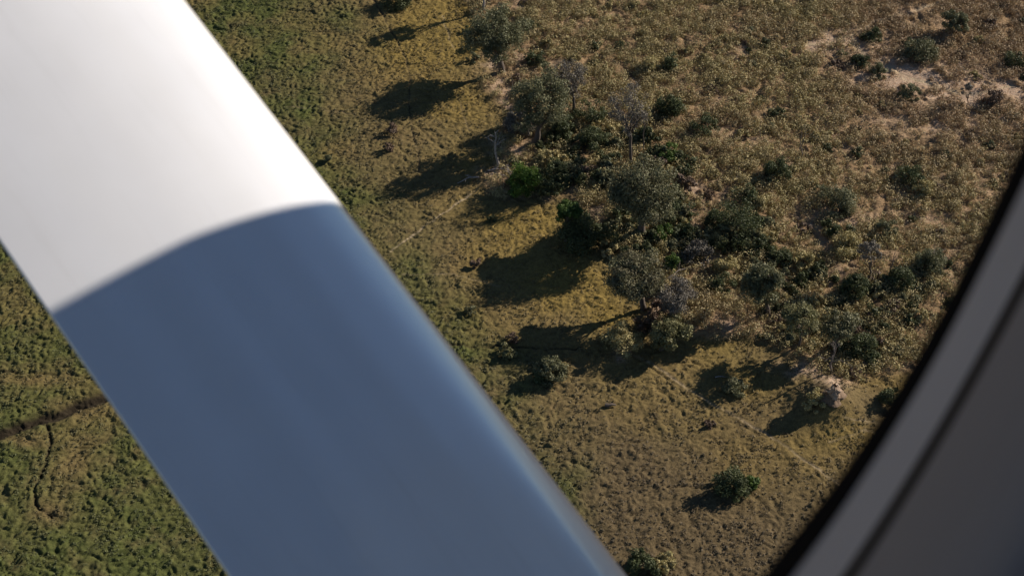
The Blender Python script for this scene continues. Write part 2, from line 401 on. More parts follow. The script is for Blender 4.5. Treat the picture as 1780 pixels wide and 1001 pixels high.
def snag(name, label, cat, base, top, seed, r=.13, nb=9, spread=.5, mat=None, low=.35, group=None, lean=None):
    """leafless tree: foot and tip in pixels"""
    g = np.random.default_rng(seed); B = ground(*base); B[2] = height_at(B[0], B[1])-.1
    z = zof(base[0], base[1], top[1]); px, _, dep = project(B[0], B[1], z); u = dep/FPX; h = z-B[2]
    T = np.array([(top[0]-px)*u, g.normal()*.2, h]); w = Wood()
    tr = w.branch((0, 0, -.2), T, r, r*.22, g, .05, 8, 7)
    for i in range(nb):
        t = low+(1-low)*(i+g.random())/nb; k = min(7, int(t*8)); p0 = tr[k]+(tr[min(8, k+1)]-tr[k])*(t*8-k)
        a = g.uniform(0, 2*math.pi); L = h*spread*(1.15-t)*g.uniform(.5, 1.1)
        e = p0+np.array([math.cos(a)*L, math.sin(a)*L, L*g.uniform(.3, 1.0)])
        pp = w.branch(p0, e, r*.45*(1.2-t), r*.1, g, .15, 5, 5)
        for j in range(3):
            q = pp[2+j]; a2 = a+g.normal()*.9
            w.branch(q, q+np.array([math.cos(a2), math.sin(a2), g.uniform(.1, .9)])*L*.4, r*.16, r*.05, g, .12, 3, 4)
    o = link(bpy.data.objects.new(name, w.mesh(name, mat or DULLWOOD))); o.location = B
    return tag(o, label, cat, group)
def fallen(name, label, cat, a, b, seed, r=.12, nb=4, mat=None, group=None):
    g = np.random.default_rng(seed); A = ground(*a); Bv = ground(*b); A[2] = height_at(A[0], A[1])+r*.9; Bv[2] = height_at(Bv[0], Bv[1])+r*.9
    w = Wood(); L = np.linalg.norm(Bv-A); pp = w.branch((0, 0, 0), Bv-A, r, r*.35, g, .05, 7, 7)
    for i in range(nb):
        q = pp[2+i % 5]; d = (Bv-A)/L; n2 = np.array([-d[1], d[0], 0])*g.choice([-1, 1])
        w.branch(q, q+(d*.6+n2*g.uniform(.4, .9)+np.array([0, 0, g.uniform(0, .35)]))*L*.28, r*.45, r*.12, g, .12, 4, 5)
    o = link(bpy.data.objects.new(name, w.mesh(name, mat or DEAD))); o.location = A
    return tag(o, label, cat, group)
# ------------------------------------------------------------------ trees along the edge of the plain
T = 'tree'
tree('leafy_tree', 'large grey-green tree with a thick trunk on reddish bare soil at the meadow edge', T, (873, 127), (858, 60), 55, 46, 'grey', 11, per=190, clumps=70)
tree('leafy_tree', 'tree cut off by the top edge, only its pale trunk foot showing', T, (841, 20), (838, -52), 22, 28, 'grey', 12, per=110, clumps=26, bark=DEAD)
tree('leafy_tree', 'tall grey-green tree with ragged crown between the reddish bank and the grey leafless crown', T, (935, 252), (940, 178), 48, 60, 'grey', 13, per=150, clumps=64, hollow=.3)
tree('sparse_tree', 'thin-crowned grey tree on a dark forked trunk behind the ragged grey-green tree', T, (998, 203), (990, 133), 36, 30, 'sparse', 14, per=60, clumps=44, leaf=.11, trunk_r=.2, fork=.6, limbs=14)
tree('sparse_tree', 'tall tree with brownish wispy crown and long straight trunk amid the dark thicket', T, (1097, 290), (1088, 192), 34, 48, 'sparse', 15, per=55, clumps=48, leaf=.11, trunk_r=.2, fork=.62, limbs=14)
tree('slender_tree', 'slender sapling with wispy tuft of yellowish leaves right of the tall wispy tree', T, (1121, 268), (1120, 195), 14, 26, 'olive', 16, per=50, clumps=14, leaf=.11, trunk_r=.08, fork=.7, limbs=6)
tree('leafy_tree', 'broad olive-green tree with full rounded crown in the middle of the thicket', T, (1116, 416), (1118, 336), 60, 58, 'grey', 17, per=190, clumps=84, hollow=.35, dry=.3, bark=BARK)
tree('leafy_tree', 'round grey-brown tree overhanging the yellow grass patch', T, (1120, 540), (1103, 474), 50, 40, 'grey', 18, per=190, clumps=70, dry=.5, hollow=.35)
tree('sparse_tree', 'small grey-brown tree with soft round crown above the pale drooping tree', T, (1160, 566), (1177, 518), 38, 33, 'sparse', 19, per=110, clumps=48, leaf=.12)
tree('leafy_tree', 'pale yellow-green tree with drooping tufts of leaves beside a long dark shadow', T, (1148, 610), (1166, 578), 40, 36, 'pale', 20, per=150, clumps=40, droop=.4)
tree('leafy_tree', 'grey-green tree with tall crown at the lower end of the thicket, above the shadowed meadow', T, (1335, 548), (1325, 492), 36, 44, 'grey', 21, per=140, clumps=52)
tree('leafy_tree', 'pale grey-green tree with open crown left of the leafless tree on the mound', T, (1388, 607), (1392, 552), 34, 34, 'pale', 22, per=80, clumps=40, hollow=.3, trunk_r=.13, fork=.55)
tree('sparse_tree', 'dull grey leafless-looking tree with wispy crown in the lower right scrub', T, (1512, 490), (1512, 432), 20, 40, 'sparse', 23, per=60, clumps=30, leaf=.11, trunk_r=.12)
tree('leafy_tree', 'small grey-green tree near the dark window edge with leaning crown', T, (1450, 612), (1462, 566), 34, 28, 'grey', 24, per=110, clumps=40, dry=.3)
tree('slender_tree', 'thin dusty sapling with small brown crown on the pale sandy clearing', T, (1682, 185), (1682, 155), 12, 14, 'sparse', 25, per=45, clumps=12, leaf=.11, trunk_r=.07)
tree('leafy_tree', 'bushy grey tree with dark shadow standing alone near the upper right corner', T, (1662, 62), (1660, 36), 22, 20, 'grey', 26, per=110, clumps=26)
# green and dark bushes with a label each
b = 'bush'
bush('leafy_bush', 'bright lime-green bush lit by the sun next to a dead tree', b, (914, 342), 32, 34, 'bright', 31, per=150, clumps=40)
bush('leafy_bush', 'dark green bush leaning against the right side of the lime-green bush', b, (948, 348), 24, 34, 'dark', 32, per=130, clumps=30)
bush('leafy_bush', 'big rounded dark bush throwing the broadest black shadow on the yellow grass', b, (1008, 438), 50, 50, 'dark', 33, per=200, clumps=70)
tree('leafy_tree', 'fresh green leafy crown poking out of the left side of the big rounded dark bush', T, (983, 420), (987, 366), 25, 20, 'mid', 35, per=130, clumps=34)
bush('leafy_bush', 'dark bush in the shade right of the big rounded dark bush', b, (1048, 425), 26, 30, 'dark', 34)
N2 = [
 ((969, 328), 26, 32, 'dark', 'dark green bush behind the lime-green bush, right of it'),
 ((1000, 318), 22, 28, 'grey', 'grey-green bush between the dark bush and the shaded gully'),
 ((1040, 330), 16, 38, 'dark', 'narrow upright dark bush above the big rounded dark bush'),
 ((1030, 268), 28, 26, 'dark', 'dark bush left of the long straight trunk'),
 ((1068, 290), 14, 22, 'dark', 'small dark bush at the foot of the long straight trunk'),
 ((1140, 280), 18, 22, 'dark', 'dark bush right of the slender sapling'),
 ((1163, 292), 20, 22, 'mid', 'mid-green bush on the right shoulder of the thicket'),
 ((1188, 312), 17, 18, 'dark', 'dark bush just below the mid-green bush on the thicket shoulder'),
 ((975, 240), 26, 17, 'dark', 'dark bush under the right side of the ragged grey-green tree'),
 ((1025, 222), 24, 22, 'dark', 'dark bush at the foot of the thin-crowned grey tree'),
 ((945, 290), 18, 14, 'olive', 'low olive bush on the open soil above the lime-green bush'),
 ((1160, 208), 28, 26, 'dark', 'round dark green bush standing apart in the tan scrub, upper of two'),
 ((1228, 242), 22, 16, 'dark', 'round dark green bush standing apart in the tan scrub, lower of two'),
 ((1130, 128), 22, 14, 'olive', 'olive bush of the touching pair in the upper scrub, left one'),
 ((1163, 126), 20, 16, 'dark', 'darker bush of the touching pair in the upper scrub, right one'),
 ((1078, 92), 14, 12, 'dark', 'little dark bush above the thin-crowned grey tree, in the tan scrub'),
 ((922, 62), 13, 18, 'dark', 'dark bush touching the right side of the highest large tree'),
 ((930, 118), 18, 12, 'dark', 'dark low bush right of the reddish bare soil under the highest large tree'),
 ((1345, 322), 26, 30, 'dark', 'tall dark green bush below the twin bare poles'),
 ((1278, 425), 46, 38, 'dark', 'widest dark green bush in the scrub right of the thicket'),
 ((1240, 400), 22, 20, 'dark', 'dark bush joined to the left end of the widest dark bush'),
 ((1178, 390), 24, 22, 'dark', 'dark bush right of the broad olive-green tree'),
 ((1192, 425), 20, 24, 'dark', 'blackish bush below the dark bush beside the broad olive-green tree'),
 ((1155, 425), 22, 22, 'mid', 'green-tipped bush under the broad olive-green tree'),
 ((1165, 478), 18, 24, 'mid', 'smooth green bush touching the round grey-brown tree'),
 ((1325, 440), 22, 18, 'dark', 'dark bush right of the widest dark bush'),
 ((1360, 465), 24, 18, 'dark', 'dark rounded bush above the tall grey-green crown'),
 ((1300, 360), 24, 14, 'dark', 'low dark bush between the tall dark bush and the widest one'),
 ((1322, 372), 18, 18, 'olive', 'brownish olive bush right above the widest dark bush'),
 ((1460, 378), 34, 20, 'grey', 'wide grey-green bush with bluish shade, right scrub'),
 ((1446, 415), 18, 18, 'dark', 'dark round bush directly below the wide grey-green bush'),
 ((1424, 348), 14, 16, 'grey', 'small grey-green bush up left of the wide grey-green bush'),
 ((1540, 415), 18, 16, 'grey', 'grey bush above the dull leafless-looking tree'),
 ((1583, 322), 24, 18, 'dark', 'dark green bush near the window edge with a bluish shadow'),
 ((1605, 348), 20, 16, 'olive', 'olive bush just below the dark green bush near the window edge'),
 ((1473, 448), 32, 18, 'olive', 'broad olive bush below the dark round bush'),
 ((1400, 470), 24, 16, 'olive', 'olive bush left of the broad olive one in the right scrub'),
 ((1612, 480), 28, 24, 'grey', 'grey bush with dark shadow beside the bleached dead shrub'),
 ((1560, 505), 28, 20, 'dark', 'shadowy bush between the leaning pole and the bleached dead shrub'),
 ((1480, 520), 30, 22, 'dark', 'shadowy bush left of the leaning pole'),
 ((1255, 480), 26, 16, 'olive', 'tawny bush on the slope between the thicket and the tall grey-green crown'),
 ((1250, 510), 24, 14, 'dark', 'low dark bush under the tawny bush on the slope'),
 ((1500, 632), 30, 24, 'dark', 'dark green bush right of the leafless tree on the mound'),
 ((1410, 726), 21, 26, 'olive', 'olive bush on the side of the termite mound, throwing a broad shadow'),
 ((1545, 705), 24, 20, 'dark', 'bush half hidden by the window edge with a dark blue shadow'),
 ((1272, 688), 24, 16, 'grey', 'grey tussocky bush beside the narrow trail'),
 ((1278, 862), 32, 30, 'dark', 'lone dark green bush on the open meadow at the bottom'),
 ((1305, 852), 18, 16, 'mid', 'small yellowish-green bush leaning on the lone dark bush at the bottom'),
 ((1112, 995), 26, 22, 'dark', 'dark bush at the bottom edge of the view'),
 ((1150, 985), 22, 16, 'olive', 'tawny bush next to the dark bush at the bottom edge'),
 ((818, 548), 10, 10, 'grey', 'small lone grey-green shrub on the meadow beside the wing strut'),
 ((882, 628), 16, 18, 'pale', 'pale spiky bush at the tip of the long shadows'),
 ((962, 660), 26, 22, 'grey', 'grey-green bush below the long shadows'),
 ((942, 668), 16, 14, 'dark', 'dark bush on the left side of the grey-green one below the long shadows'),
 ((1075, 610), 34, 30, 'olive', 'olive bush speckled with sun inside the long shadow'),
 ((895, 600), 14, 16, 'rust', 'rusty bush in the long shadow'),
 ((852, 388), 9, 13, 'dark', 'tiny dark shrub with a slanting shadow below the lime-green bush'),
 ((826, 466), 11, 8, 'rust', 'rusty tuft on the open meadow left of the broad black shadow'),
 ((684, 238), 14, 10, 'rust', 'rusty brown tuft below the far left tree shadow, upper one'),
 ((674, 268), 12, 9, 'rust', 'rusty brown tuft below the far left tree shadow, lower one'),
 ((572, 290), 9, 16, 'grey', 'faint grey shrub beside the sunlit strut'),
 ((1232, 745), 10, 12, 'rust', 'faint brown shrub left of the trail bend'),
 ((698, 12), 32, 16, 'dark', 'dark bush cut by the top edge of the view at the left'),
 ((818, 92), 12, 18, 'dark', 'dark shrub at the left foot of the highest large tree, upper one'),
 ((826, 112), 12, 14, 'grey', 'grey shrub at the left foot of the highest large tree, lower one'),
 ((812, 60), 9, 11, 'dark', 'small dark shrub on the gold meadow left of the highest large crown'),
 ((1577, 178), 18, 20, 'grey', 'grey bush at the edge of the pale sandy clearing, with two dark shadows'),
 ((1494, 118), 16, 14, 'dark', 'dark round bush on the left rim of the sandy clearing, upper one'),
 ((1528, 136), 17, 14, 'grey', 'grey round bush on the left rim of the sandy clearing, lower one'),
 ((1598, 105), 30, 14, 'grey', 'wide grey bush above the pale sandy clearing'),
 ((1768, 120), 24, 20, 'dark', 'dark bush at the right edge above the sandy clearing'),
 ((1722, 190), 22, 14, 'rust', 'brown bush right of the sandy clearing'),
 ((1512, 75), 20, 12, 'dark', 'dark bush hugging the bright track, upper right'),
 ((1230, 352), 12, 12, 'rust', 'brown round bush beside the bare footpath'),
 ((1150, 550), 20, 14, 'rust', 'reddish brown bush between the round grey-brown tree and the pale drooping tree'),
 ((1125, 578), 20, 16, 'rust', 'dark brown bush left of the pale drooping tree'),
 ((900, 235), 30, 18, 'sparse', 'tangled brown bush in the shade left of the ragged grey-green tree'),
 ((896, 150), 14, 18, 'rust', 'straw-coloured bush on the reddish bank under the highest large tree'),
 ((1210, 455), 26, 16, 'sparse', 'grey-brown twiggy bush on the bare slope right of the smooth green bush'),
]
for i, (p, rx, ry, kd, lab) in enumerate(N2):
    big = rx > 24
    bush({'rust': 'dry_bush', 'olive': 'olive_bush', 'sparse': 'dry_bush'}.get(kd, 'leafy_bush'), lab, 'bush', p, rx, ry, kd, 100+i,
         per=130 if big else 100, clumps=36 if big else (22 if rx > 14 else 12), leaf=.14 if rx > 14 else .11)
# leafless trees and fallen wood
D = 'dead tree'
snag('dead_tree', 'pale leafless tree with twisted branches left of the lime-green bush', D, (866, 293), (862, 228), 41, r=.2, nb=8, spread=.4, mat=DEAD)
snag('dead_tree', 'leafless dark tree with spreading boughs on top of the termite mound', D, (1444, 655), (1452, 596), 42, r=.16, nb=8, spread=.55, low=.25)
snag('bare_pole', 'bare pole tree leaning right in the tan scrub, taller of the twin poles', D, (1392, 278), (1402, 212), 43, r=.09, nb=4, spread=.18, low=.5)
snag('bare_pole', 'bare pole tree standing close left of the taller twin pole', D, (1388, 268), (1396, 222), 44, r=.07, nb=2, spread=.15, low=.5)
snag('bare_pole', 'leaning bare pole tree in the shaded scrub at lower right', D, (1545, 485), (1556, 432), 45, r=.09, nb=3, spread=.2, low=.5)
snag('dead_shrub', 'bleached dead shrub with upright white twigs near the window edge', D, (1622, 470), (1624, 432), 46, r=.09, nb=10, spread=.5, mat=DEAD, low=.1)
snag('bare_pole', 'thin bare stem in the yellowish scrub right of the round dark bushes', D, (1322, 242), (1320, 205), 47, r=.06, nb=2, spread=.2, low=.5)
snag('bare_pole', 'thin pale stem among straw-coloured bushes on the reddish bank', D, (893, 180), (887, 128), 48, r=.07, nb=2, spread=.12, mat=DULLWOOD, low=.6)
snag('bare_pole', 'forked dark stem leaning left in the upper tan scrub', D, (1090, 140), (1082, 128), 49, r=.08, nb=3, spread=.5, low=.3)
snag('dead_shrub', 'white tangle of dead upright branches against the left side of the lime-green bush', D, (886, 322), (884, 288), 50, r=.09, nb=12, spread=.55, mat=DEAD, low=.05)
snag('bare_pole', 'short bare stem above the right-hand green bush of the thicket', D, (1275, 330), (1283, 300), 56, r=.06, nb=2, spread=.2, low=.5)
F = 'fallen branch'
fallen('fallen_branch', 'white fallen branch lying across the grass right of the mound', F, (1480, 643), (1533, 641), 51, r=.11, nb=4)
fallen('fallen_branch', 'pale fallen branch at the foot of the pale leafless tree', F, (848, 298), (895, 302), 52, r=.11, nb=4)
fallen('fallen_branch', 'grey fallen trunk reaching left into the meadow from the pale leafless tree', F, (832, 310), (795, 322), 53, r=.12, nb=3)
fallen('fallen_branch', 'short pale stick lying beside the grey tussocky bush', F, (1243, 658), (1262, 657), 54, r=.08, nb=1)
fallen('fallen_log', 'dark log lying alone on the open meadow', 'log', (1052, 709), (1070, 708), 55, r=.26, nb=0, mat=BARK)
fallen('fallen_branch', 'long dark branch lying on the slope above the round grey-brown tree', F, (1150, 500), (1215, 460), 57, r=.1, nb=3, mat=DULLWOOD)
# termite mound
def mound():
    B = np.array([MOUND[0], MOUND[1]-.6, 0]); B[2] = height_at(B[0], B[1])-.2
    root = link(bpy.data.objects.new('termite_mound', None)); root.location = B
    tag(root, 'pale eroded termite spire on a reddish earth mound at the foot of the leafless tree', 'termite mound')
    def dome(Rr, Hh, pw, seed, rough, n=72, m=30):
        J, I = np.meshgrid(np.linspace(0, 1, m+1), np.arange(n)*2*math.pi/n, indexing='ij')
        r = Rr*(1-J*.985)**pw; x = np.cos(I)*r; y = np.sin(I)*r; z = Hh*J
        q = Rr*.55
        k = 1+rough*(fbm(x/q+7, (y+z*.8)/q+3, seed, 4)-.5)*2.2; z = z*(1+rough*.7*(fbm(x/q, y/q, seed+4, 3)-.5)*2)
        v = np.stack([x*k, y*k, z], -1).reshape(-1, 3); i = np.arange(n*(m+1)).reshape(m+1, n); i2 = np.roll(i, -1, 1)
        f = np.stack([i[:-1].ravel(), i2[:-1].ravel(), i2[1:].ravel(), i[1:].ravel()], 1); return v, f
    v, f = dome(1.5, .9, .5, 61, .4); v[:, 2] -= .25; link(bpy.data.objects.new('earth_base', mesh_np('earth_base', v, f, REDCLAY, True)), root)
    v, f = dome(.7, 1.5, .25, 62, .75); v[:, 2] += .35; v[:, 1] -= .3; v[:, 0] += .12*np.sin(v[:, 2]*2)
    link(bpy.data.objects.new('spire', mesh_np('spire', v, f, CLAY, True)), root)
mound()

# scattered countable bushes of the scrub: eight shapes, copied
kinds = [('olive', 'olive_bush', 'low olive-yellow bush scattered among the tan scrub', 'olive bushes scattered in the scrub'),
         ('dark', 'leafy_bush', 'small dark green shrub scattered among the tan scrub', 'small dark shrubs scattered in the scrub'),
         ('rust', 'dry_bush', 'dry rusty brown bush scattered among the tan scrub', 'dry brown bushes scattered in the scrub'),
         ('grey', 'leafy_bush', 'small grey-green shrub scattered among the tan scrub', 'small grey shrubs scattered in the scrub')]
protos = []
for ki, (kd, nm, lab, grp) in enumerate(kinds):
    for vv in range(3): protos.append((ki, bush_mesh(300+ki*10+vv, 1.0, .95, kd, 75, 15, .15, dry=.25)))
taken = [(p[0], p[1]) for p, *_ in N2]; cnt = 0; tries = 0
g = np.random.default_rng(77)
BUSHES = []
while cnt < 200 and tries < 30000:
    tries += 1
    X = g.uniform(-15, 84); Y = g.uniform(88, 192); px, py, _ = project(X, Y, 0)
    if not (780 < px < 1830 and -30 < py < 800): continue
    if float(sdf(np.array([px]), np.array([py]), SCRUB)[0]) < 12: continue
    if any(abs(px-a)+abs(py-b_)*1.3 < 26 for a, b_ in taken): continue
    if any(((px-cx)/rx)**2+((py-cy)/ry)**2 < 1 for cx, cy, rx, ry, a in BARE): continue
    low = py > 300
    w = [.45, .12+.13*low, .28 if px > 1380 else .2, .15+.1*low]; w = np.array(w)/sum(w)
    ki = g.choice(4, p=w); opts = [m for k, m in protos if k == ki]; a, st = opts[g.integers(3)]
    kd, nm, lab, grp = kinds[ki]
    o = bpy.data.objects.new(nm, None); link(o); tag(o, lab, 'bush', grp)
    s = g.uniform(.55, 1.15)*(1.15 if ki == 1 else 1); o.scale = (s*g.uniform(.9, 1.25), s, s*g.uniform(.75, 1.1)); o.rotation_euler = (0, 0, g.uniform(0, 6.28))
    o.location = (X, Y, height_at(X, Y)-.1)
    link(bpy.data.objects.new('foliage', a), o); link(bpy.data.objects.new('stems', st), o)
    taken.append((px, py)); cnt += 1

# bushes that fill the thicket between the taller trees
THICK = [(905, 235), (960, 215), (1060, 225), (1130, 245), (1200, 290), (1215, 340), (1190, 380), (1230, 400), (1330, 380), (1350, 440), (1240, 445), (1190, 440), (1120, 470), (1060, 440), (1060, 330), (1020, 340), (960, 330), (950, 280)]
LOWT = [(1290, 440), (1380, 450), (1480, 500), (1640, 470), (1600, 560), (1560, 620), (1380, 610), (1350, 570), (1300, 520)]
g = np.random.default_rng(78)
for poly, num, lab, grp, wts in ((THICK, 85, 'dark or dull green bush packed inside the thicket among the taller trees', 'bushes packed inside the thicket', (.2, .5, .05, .25)),
                            (LOWT, 78, 'greyish bush packed in the dusky scrub beside the window edge', 'bushes packed in the dusky lower scrub', (.2, .25, .15, .4))):
    c_ = 0; xs_ = [p[0] for p in poly]; ys_ = [p[1] for p in poly]; tries = 0
    while c_ < num and tries < 4000:
        tries += 1; qx = g.uniform(min(xs_), max(xs_)); qy = g.uniform(min(ys_), max(ys_))
        if not inside(np.array([qx]), np.array([qy]), poly)[0]: continue
        if any(abs(qx-a)+abs(qy-b_)*1.3 < (13 if num == 85 else 17) for a, b_ in taken): continue
        ki = g.choice(4, p=wts); opts = [m for k, m in protos if k == ki]; a, st = opts[g.integers(3)]
        X, Y, _z = ground(qx, qy); o = link(bpy.data.objects.new(kinds[ki][1], None)); tag(o, lab, 'bush', grp)
        s = g.uniform(.8, 1.35)*(1.35 if num == 85 else 1); o.scale = (s*g.uniform(.9, 1.25), s, s*g.uniform(.8, 1.3)); o.rotation_euler = (0, 0, g.uniform(0, 6.28))
        o.location = (X, Y, height_at(X, Y)-.1); taken.append((qx, qy)); c_ += 1
        link(bpy.data.objects.new('foliage', a), o); link(bpy.data.objects.new('stems', st), o)

# ------------------------------------------------------------------ ground cover nobody could count
def scatter(n, x0, x1, y0, y1, seed):
    g = np.random.default_rng(seed); return g.uniform(x0, x1, n), g.uniform(y0, y1, n)
def scrub_cover():
    X, Y = scatter(80000, -22, 90, 84, 197, 5); Z = zones(X, Y)
    g = np.random.default_rng(6)
    dens = Z['scrub']*(1-.85*Z['bare'])*(1-Z['path'])*(.25+.9*sstep(.3, .6, fbm(X/2.6, Y/2.6, 71, 2)))
    k = (g.random(len(X)) < dens*.5) & (Z['px'] > 740) & (Z['px'] < 1840) & (Z['py'] > -60) & (Z['py'] < 860)
    X, Y = X[k], Y[k]; Zk = {a: b_[k] for a, b_ in Z.items()}; n = len(X)
    H = relief(X, Y, Zk); r = g.uniform(.36, 1.0, n)*(.8+.5*fbm(X/9, Y/9, 72, 2))
    cen = np.stack([X, Y, H+r*.45], 1)
    v, f, idx = leaf_quads(cen, r, 76, .12, out_bias=1.3, squash=1.0, seed=8, long=1.7)
    t = tint(idx, n, 9, clump_var=.7, dry=.3)
    # greyer and browner towards the sandy clearing and the far right
    br = sstep(1380, 1560, Zk['px'])*sstep(420, 150, Zk['py'])+.35*sstep(.5, .7, fbm(X/12, Y/12, 73, 2)); t[:, 1] = np.clip(t[:, 1]+np.clip(br, 0, 1)[idx]*.6, 0, 1)
    o = bpy.data.objects.new('scrub_cover', mesh_np('scrub_cover', v, f, LM['olive'], att=t)); link(o)
    tag(o, 'tan and olive knee-high scrub covering the ground right of the trees', 'scrub', kind='stuff'); print('scrub', n)
def grass_cover():
    X, Y = scatter(130000, -90, 60, 72, 197, 15); Z = zones(X, Y); g = np.random.default_rng(16)
    dens = (1-Z['scrub'])*(1-Z['path'])*(1-Z['wet'])*(.2+.8*sstep(.35, .65, fbm(X/1.8, Y/1.8, 81, 2)))
    k = (g.random(len(X)) < dens*.9) & (Z['px'] > -40) & (Z['px'] < 1600) & (Z['py'] > -40) & (Z['py'] < 1050)
    k &= ~((Z['py'] > (Z['px']-360)*1.42+60) & (Z['py'] < (Z['px'])*1.45+330))     # nothing shows beneath the strut
    X, Y = X[k], Y[k]; Zk = {a: b_[k] for a, b_ in Z.items()}; n = len(X)
    H = relief(X, Y, Zk); r = g.uniform(.09, .24, n)
    cen = np.stack([X, Y, H+r*.2], 1)
    v, f, idx = leaf_quads(cen, r, 8, .10, out_bias=.3, squash=.6, seed=18, long=2.4, flat=1.6)
    t = tint(idx, n, 19, clump_var=.4, dry=.1); gr = Zk['green'][idx]; t[:, 1] = gr; 
    t[:, 2] = Zk['gold'][idx]; t[:, 3] = Zk['low_dark'][idx]
    o = bpy.data.objects.new('grass_cover', mesh_np('grass_cover', v, f, GRASS, att=t)); link(o)
    tag(o, 'tussocky dry and green grass covering the open meadow', 'grass', kind='stuff'); print('grass', n)
def grass_mat():
    m, nt, n, l, p = new_mat('grass_blades'); a = n.new('ShaderNodeAttribute'); a.attribute_name = 'tint'
    s = n.new('ShaderNodeSeparateColor'); l.new(a.outputs['Color'], s.inputs[0])
    c = mixc(n, l, s.outputs[0], GC['brown_a'], GC['brown_b'])
    c = mixc(n, l, a.outputs['Alpha'], c, mixc(n, l, s.outputs[0], GC['low_dark_a'], GC['low_dark_b']))
    c = mixc(n, l, s.outputs[2], c, mixc(n, l, s.outputs[0], GC['gold_a'], GC['gold_b']))
    c = mixc(n, l, s.outputs[1], c, mixc(n, l, s.outputs[0], GC['green_a'], (.115, .122, .038)))
    l.new(c, p.inputs['Base Color']); p.inputs['Roughness'].default_value = .8
    return m
GRASS = grass_mat()
scrub_cover(); grass_cover()

# ------------------------------------------------------------------ the aircraft we sit in
# own axes: w forward along the cabin wall, d outward through the window, z up, origin at the eye
OUT = np.array([math.sin(R(-52)), math.cos(R(-52)), 0]); FWD = np.array([math.sin(R(38)), math.cos(R(38)), 0]); UP = np.array([0, 0, 1.0])
def A(w, d, z): return w*FWD+d*OUT+z*UP
air = link(bpy.data.objects.new('light_aircraft', None)); air.location = (0, 0, HGT); air.empty_display_size = .5
tag(air, 'small aircraft seen from its own cabin: glossy white wing strut and dark grey window surround', 'aircraft')
def paint(name, col, rough, coat=0, spec=.5, bump=0, bscale=300):
    m, nt, n, l, p = new_mat(name); tc = n.new('ShaderNodeTexCoord')
    f = noise(n, l, tc.outputs['Object'], 9, 4)
    c = mixc(n, l, ramp(n, l, f, .3, .7), tuple(x*.94 for x in col), col)
    l.new(c, p.inputs['Base Color']); p.inputs['Roughness'].default_value = rough
    p.inputs['Coat Weight'].default_value = coat; p.inputs['Coat Roughness'].default_value = .08; p.inputs['Coat IOR'].default_value = 1.9 if coat else 1.5; p.inputs['Specular IOR Level'].default_value = spec
    if bump:
        b_ = n.new('ShaderNodeBump'); b_.inputs['Strength'].default_value = bump; b_.inputs['Distance'].default_value = .001
        l.new(noise(n, l, tc.outputs['Object'], bscale, 2), b_.inputs['Height']); l.new(b_.outputs[0], p.inputs['Normal'])
    return m
WHITE = paint('white_aircraft_paint', (.77, .79, .82), .3, coat=1.0)
TRIM = paint('grey_window_trim', (.62, .555, .535), .8, bump=.4, bscale=900)
PANEL = paint('dark_grey_cabin_lining', (.38, .325, .30), .9, spec=.2, bump=.5, bscale=500)
RUBBER = paint('black_rubber_gasket', (.016, .014, .013), 1, spec=0)

STRUTP = paint('white_strut_paint', (.785, .79, .805), .3, coat=1.0)
STRUTP.node_tree.nodes['Principled BSDF'].inputs['Coat IOR'].default_value = 2.3; STRUTP.node_tree.nodes['Principled BSDF'].inputs['Coat Roughness'].default_value = .22
def strut_wear(a):
    nt = STRUTP.node_tree; n = nt.nodes; l = nt.links; p = n['Principled BSDF']; tc = n.new('ShaderNodeTexCoord')
    mp = n.new('ShaderNodeMapping'); mp.vector_type = 'TEXTURE'; mp.inputs['Rotation'].default_value = Vector(a).to_track_quat('X', 'Z').to_euler()
    mp.inputs['Scale'].default_value = (14, 1, 1); l.new(tc.outputs['Object'], mp.inputs['Vector'])
    b_ = n.new('ShaderNodeBump'); b_.inputs['Strength'].default_value = 1; b_.inputs['Distance'].default_value = .02
    l.new(noise(n, l, mp.outputs[0], 13, 1), b_.inputs['Height']); l.new(b_.outputs[0], p.inputs['Coat Normal'])
    old = p.inputs['Base Color'].links[0].from_socket
    g1 = ramp(n, l, noise(n, l, mp.outputs[0], 60, 5, .7), .55, .8)
    l.new(mixc(n, l, g1, old, mixc(n, l, .12, old, (.3, .27, .22))), p.inputs['Base Color'])
